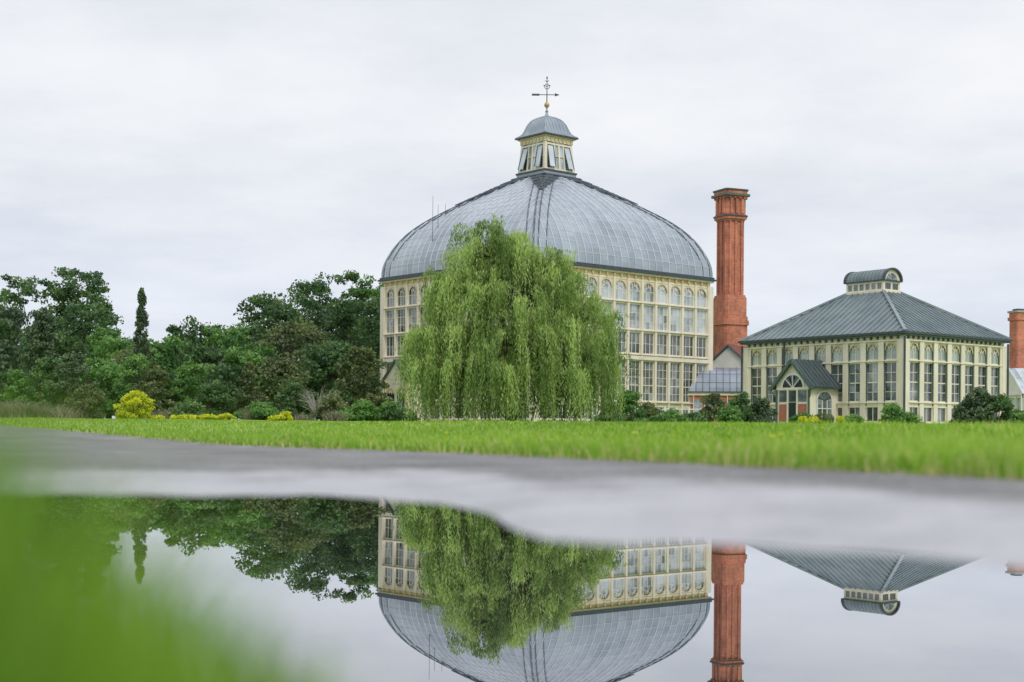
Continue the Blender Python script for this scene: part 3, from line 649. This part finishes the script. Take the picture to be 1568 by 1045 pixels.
def shrub(name,x,y,top,hw,mat,nc=40,per=80,rc=.38,ls=.09,shape='dome'):
    z0=gz(x,y); e=empty(name,(0,0,0)); C,L,r_=crown_pts(x,y,z0+.05,top-rc*.3,hw*.85,nc,per,rc,shape)
    L[:,2]=np.maximum(L[:,2],z0); arr_mesh('foliage',leaves(L,ls),4,np.clip(r_+.1,0,1),mat,e)
    t=MB(['bark'])
    for i in range(7):
        c_=C[int(rng.integers(len(C)))]; t.tube((x+random.uniform(-.1,.1),y,z0-.1),tuple(c_),.035,.012,5,'bark',False)
    t.obj('stems',e); return e
shrub('golden_shrub',-19.9,75,2.35,1.3,'yellow',60,90,.32,.07)
for x,hw,tp in ((-15.9,1.0,1.15),(-16.9,.9,1.1),(-14.9,.5,1.2),(-11.8,.45,1.3),(-12.3,.4,1.1)): shrub('golden_shrub',x,74,tp,hw,'yellow',22,60,.2,.06)
SH=[(-27.5,84,4.6,1.8,'leafA'),(-25.6,83,4.8,1.5,'leafD'),(-22.8,86,5.0,1.4,'leafB'),(-21.2,84,4.2,1.4,'leafO'),(-19.4,86,4.6,1.4,'leafB'),(-17.6,84,3.2,1.2,'leafA'),(-14.2,80,1.9,1.3,'leafB'),(-12.9,84,3.4,1.2,'leafA'),
(-11.0,86,2.8,1.1,'leafA'),(-10.3,82,2.4,1.0,'leafO'),(-8.4,80,2.1,1.0,'leafB'),(-7.0,81,2.0,1.0,'leafB'),(-6.0,80,1.6,.8,'leafA'),(-29.5,85,3.8,1.6,'leafB'),(-31.8,86,4.4,1.7,'leafA'),(-13.4,78,1.7,1.1,'leafB'),(-9.2,80,1.6,1.0,'leafB'),
(-34,86,4.2,2,'leafD'),(-37,88,4,2,'leafB'),(-23.8,80,2.8,1.1,'leafO'),(-17.9,79,1.8,1.0,'leafA'),(-8.,84,3.0,1.0,'leafO'),
(6.6,80,2.8,1.0,'leafB'),(5.4,79,2.1,.9,'leafA'),(7.8,82,2.1,.9,'leafO'),(9.3,83,1.7,.9,'leafB'),(10.8,84,1.6,.8,'leafA'),(8.4,80,1.4,.7,'leafB'),
(12.2,86,2.8,.9,'leafO'),(13.7,85,2.9,1.0,'leafA'),(14.9,85,2.5,.8,'leafD'),(12.9,84,2.0,.9,'leafB'),(17.2,84,1.6,.7,'leafB'),(18.4,84,1.6,.8,'leafO'),(19.9,83,1.5,.6,'leafB'),(21.4,80,2.1,.7,'leafB'),(22.3,80,1.6,.7,'leafB'),
(24.9,76,2.9,1.2,'leafD'),(25.9,76,2.6,1.1,'leafA'),(24.2,76,2.2,.8,'leafD'),(28.4,80,1.8,1.1,'leafA'),(27.6,78,1.6,.9,'leafB')]
for x,y,tp,hw,mt in SH: shrub('garden_shrub',x,y,tp,hw,mt,int(24+22*hw*(tp-.8)/2),80,.36,.085)
for x in (16.8,17.4,18.9): shrub('golden_shrub',x,82,1.45,.35,'yellow',10,60,.2,.05)
cx_=np.concatenate([rng.uniform(-29.5,-23.6,22),rng.uniform(-16,-8,9),rng.uniform(-22,-20.,5)]); cy_=rng.uniform(77,81,len(cx_)); ch_=np.where(cx_<-23,rng.uniform(.6,1.35,len(cx_)),rng.uniform(.4,.8,len(cx_)))
pk=rng.integers(0,len(cx_),6500); X=cx_[pk]+rng.normal(0,.22,6500); Y=cy_[pk]+rng.normal(0,.22,6500); Z=zfun(X,Y)[0]
blades('ornamental_grass',X,Y,Z,ch_[pk]*rng.uniform(.5,1.1,6500),np.full(6500,.035),'purple',3,.9,np.clip(rng.uniform(0,1,len(cx_))[pk]*.6+rng.uniform(0,.4,6500),0,1))
t=MB(['twig'])
for i in range(40):
    a=random.uniform(0,6.28); r_=random.uniform(.3,1.4); x,y=-11.4,83.; z0=gz(x,y); p0=Vector((x,y,z0)); p1=Vector((x+.5*r_*math.cos(a),y+.5*r_*math.sin(a),z0+random.uniform(.6,1.3))); p2=Vector((x+r_*math.cos(a)*1.1,y+r_*math.sin(a),p1.z+random.uniform(.2,1.0)))
    t.tube(p0,p1,.02,.012,4,'twig',False); t.tube(p1,p2,.012,.005,4,'twig',False); t.tube(p1,p2+Vector((random.uniform(-.5,.5),.1,-.3)),.01,.004,4,'twig',False)
t.obj('bare_branched_bush')
# weeping willow
e=empty('weeping_willow_tree'); wx,wy=0.,70.; wz=gz(0,70)
LB=[(-1.1,0,9.0,1.6,1.7,1.4,1.1,.9),(.7,.3,8.5,1.4,1.7,1.3,.8,.9),(2.1,0,7.8,1.1,1.5,1.2,.6,1),(-2.6,0,7.0,1.6,2.,1.7,1.0,1.),(3.2,0,6.0,1.4,2.,1.2,.8,1.),(0,-.6,6.6,2.4,2.6,2.0,1.6,1.),(-3.6,0,4.7,1.5,1.8,1.2,1.0,1.4),(3.8,0,4.0,1.2,1.8,1.2,.9,1.4),(.3,-1.4,4.6,3.0,2.2,1.5,1.5,1.5),(-2.0,-1.8,3.2,2.5,1.6,.9,1.0,1.8),(2.0,-1.8,3.1,2.3,1.6,.9,.9,1.8),(-.1,1.6,3.6,3.4,1.4,1.2,.6,1.8)]
VV=[];RN=[]; tr=MB(['bark'])
tr.tube((wx,wy,wz-.3),(wx-.1,wy,3.2),.36,.26,10,'bark',False)
for (cx,cy,cz,rx,ry,rz,wt,lf) in LB:
    tr.tube((wx-.1,wy,2.9),(wx+cx*.5,wy+cy*.5,(2.9+cz)/2+.4),.2,.12,7,'bark',False); tr.tube((wx+cx*.5,wy+cy*.5,(2.9+cz)/2+.4),(wx+cx,wy+cy,cz+rz*.5),.12,.04,6,'bark',False)
    ns=int(640*wt); NS=15; nb=int(ns/NS)
    bd=unit(rng.normal(size=(nb,3))); bd[:,2]=np.abs(bd[:,2])*1.0-.15; bd=unit(bd); br=rng.uniform(.45,1.25,nb); bl=rng.uniform(.6,2.6,nb)*lf; bc=rng.uniform(.0,.85,nb)
    for j in range(nb):
        tip=np.array([wx+cx+bd[j,0]*rx*br[j],wy+cy+bd[j,1]*ry*br[j],cz+bd[j,2]*rz*min(br[j],1.1)])
        tr.tube((wx+cx*.9,wy+cy*.9,cz),tuple(tip),.03,.012,4,'bark',False)
        flow=np.array([bd[j,0],bd[j,1],0])*rng.uniform(.3,1.0)+rng.normal(0,.25,3)*np.array([1,1,0])
        for s_ in range(NS):
            st_=tip+rng.normal(0,.16,3)*np.array([1,1,.9]); Ln=min(bl[j]*rng.uniform(.35,1.35),st_[2]-wz-rng.uniform(.02,.35))
            if Ln<.25: continue
            m_=int(Ln/.09)+2; t_=np.linspace(0,1,m_)
            sway=rng.normal(0,.15,3); P=st_+np.outer(np.sqrt(t_)*.8,flow)+np.outer(t_,sway)+np.outer(np.minimum(0.35*np.sin(t_*3),.3),[0,0,1]); P[:,2]-=Ln*t_**1.3
            P+=rng.normal(0,.035,P.shape); P[:,2]=np.maximum(P[:,2],wz+.05)
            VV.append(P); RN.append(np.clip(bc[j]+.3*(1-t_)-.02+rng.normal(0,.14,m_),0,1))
P=np.concatenate(VV); RN=np.concatenate(RN); n=len(P)
dn=unit(np.stack([rng.normal(0,.42,n),rng.normal(0,.42,n),-np.ones(n)],-1)); sd_=unit(np.cross(dn,rng.normal(size=(n,3))))
hl=rng.uniform(.07,.15,n)[:,None]; hw_=rng.uniform(.017,.031,n)[:,None]
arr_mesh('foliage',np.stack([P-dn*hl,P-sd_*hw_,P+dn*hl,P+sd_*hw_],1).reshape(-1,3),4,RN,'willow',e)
tr.obj('trunk_and_limbs',e)
print('willow leaves',n)

# ------------------------------------------------------------------ sky & light
wd=bpy.data.worlds.new('World'); scene.world=wd; wd.use_nodes=True; nt=wd.node_tree; bg=nt.nodes['Background']
sk=nt.nodes.new('ShaderNodeTexSky'); sk.sky_type='NISHITA'; sk.sun_disc=False; sk.sun_elevation=math.radians(52); sk.sun_rotation=math.radians(155)
tc=nt.nodes.new('ShaderNodeTexCoord'); sp=nt.nodes.new('ShaderNodeSeparateXYZ'); nt.links.new(tc.outputs['Generated'],sp.inputs[0])
zc=math_(nt,'ADD',math_(nt,'MAXIMUM',sp.outputs[2],0.),.12)
cb=nt.nodes.new('ShaderNodeCombineXYZ'); nt.links.new(math_(nt,'DIVIDE',sp.outputs[0],zc),cb.inputs[0]); nt.links.new(math_(nt,'DIVIDE',sp.outputs[1],zc),cb.inputs[1]); cb.inputs[2].default_value=3.1
cl=noise(nt,cb.outputs[0],1.1,7,.6)
cloud=ramp(nt,cl,[(.3,(.74,.77,.83)),(.5,(.86,.875,.91)),(.7,(.955,.96,.97))])
hor=ramp(nt,sp.outputs[2],[(0.0,(.82,.865,.95)),(.10,(.88,.91,.97)),(.2,(1.,1.,1.)),(.5,(.98,.985,1.))])
col=mixc(nt,1.,cloud,hor,'MULTIPLY')
sc=nt.nodes.new('ShaderNodeVectorMath'); sc.operation='SCALE'; sc.inputs['Scale'].default_value=10.4; nt.links.new(col,sc.inputs[0])
nt.links.new(mixc(nt,.94,sk.outputs[0],sc.outputs[0]),bg.inputs[0]); bg.inputs[1].default_value=.1
sl=bpy.data.lights.new('sun','SUN'); sl.energy=1.5; sl.angle=math.radians(20); sl.color=(1,.96,.90)
so=bpy.data.objects.new('sun',sl); S.objects.link(so); so.rotation_euler=(math.radians(42),0,math.radians(25))

cam=bpy.data.cameras.new('camera'); co=bpy.data.objects.new('camera',cam); S.objects.link(co)
co.location=(0,0,.15); co.rotation_euler=(math.radians(90),math.radians(-.45),0)
cam.lens=50; cam.sensor_width=36; cam.shift_y=.0931; cam.clip_start=.03; cam.clip_end=3000
cam.dof.use_dof=True; cam.dof.focus_distance=85; cam.dof.aperture_fstop=2.0
scene.camera=co
scene.view_settings.view_transform='Standard'; scene.view_settings.look='None'; scene.view_settings.exposure=0
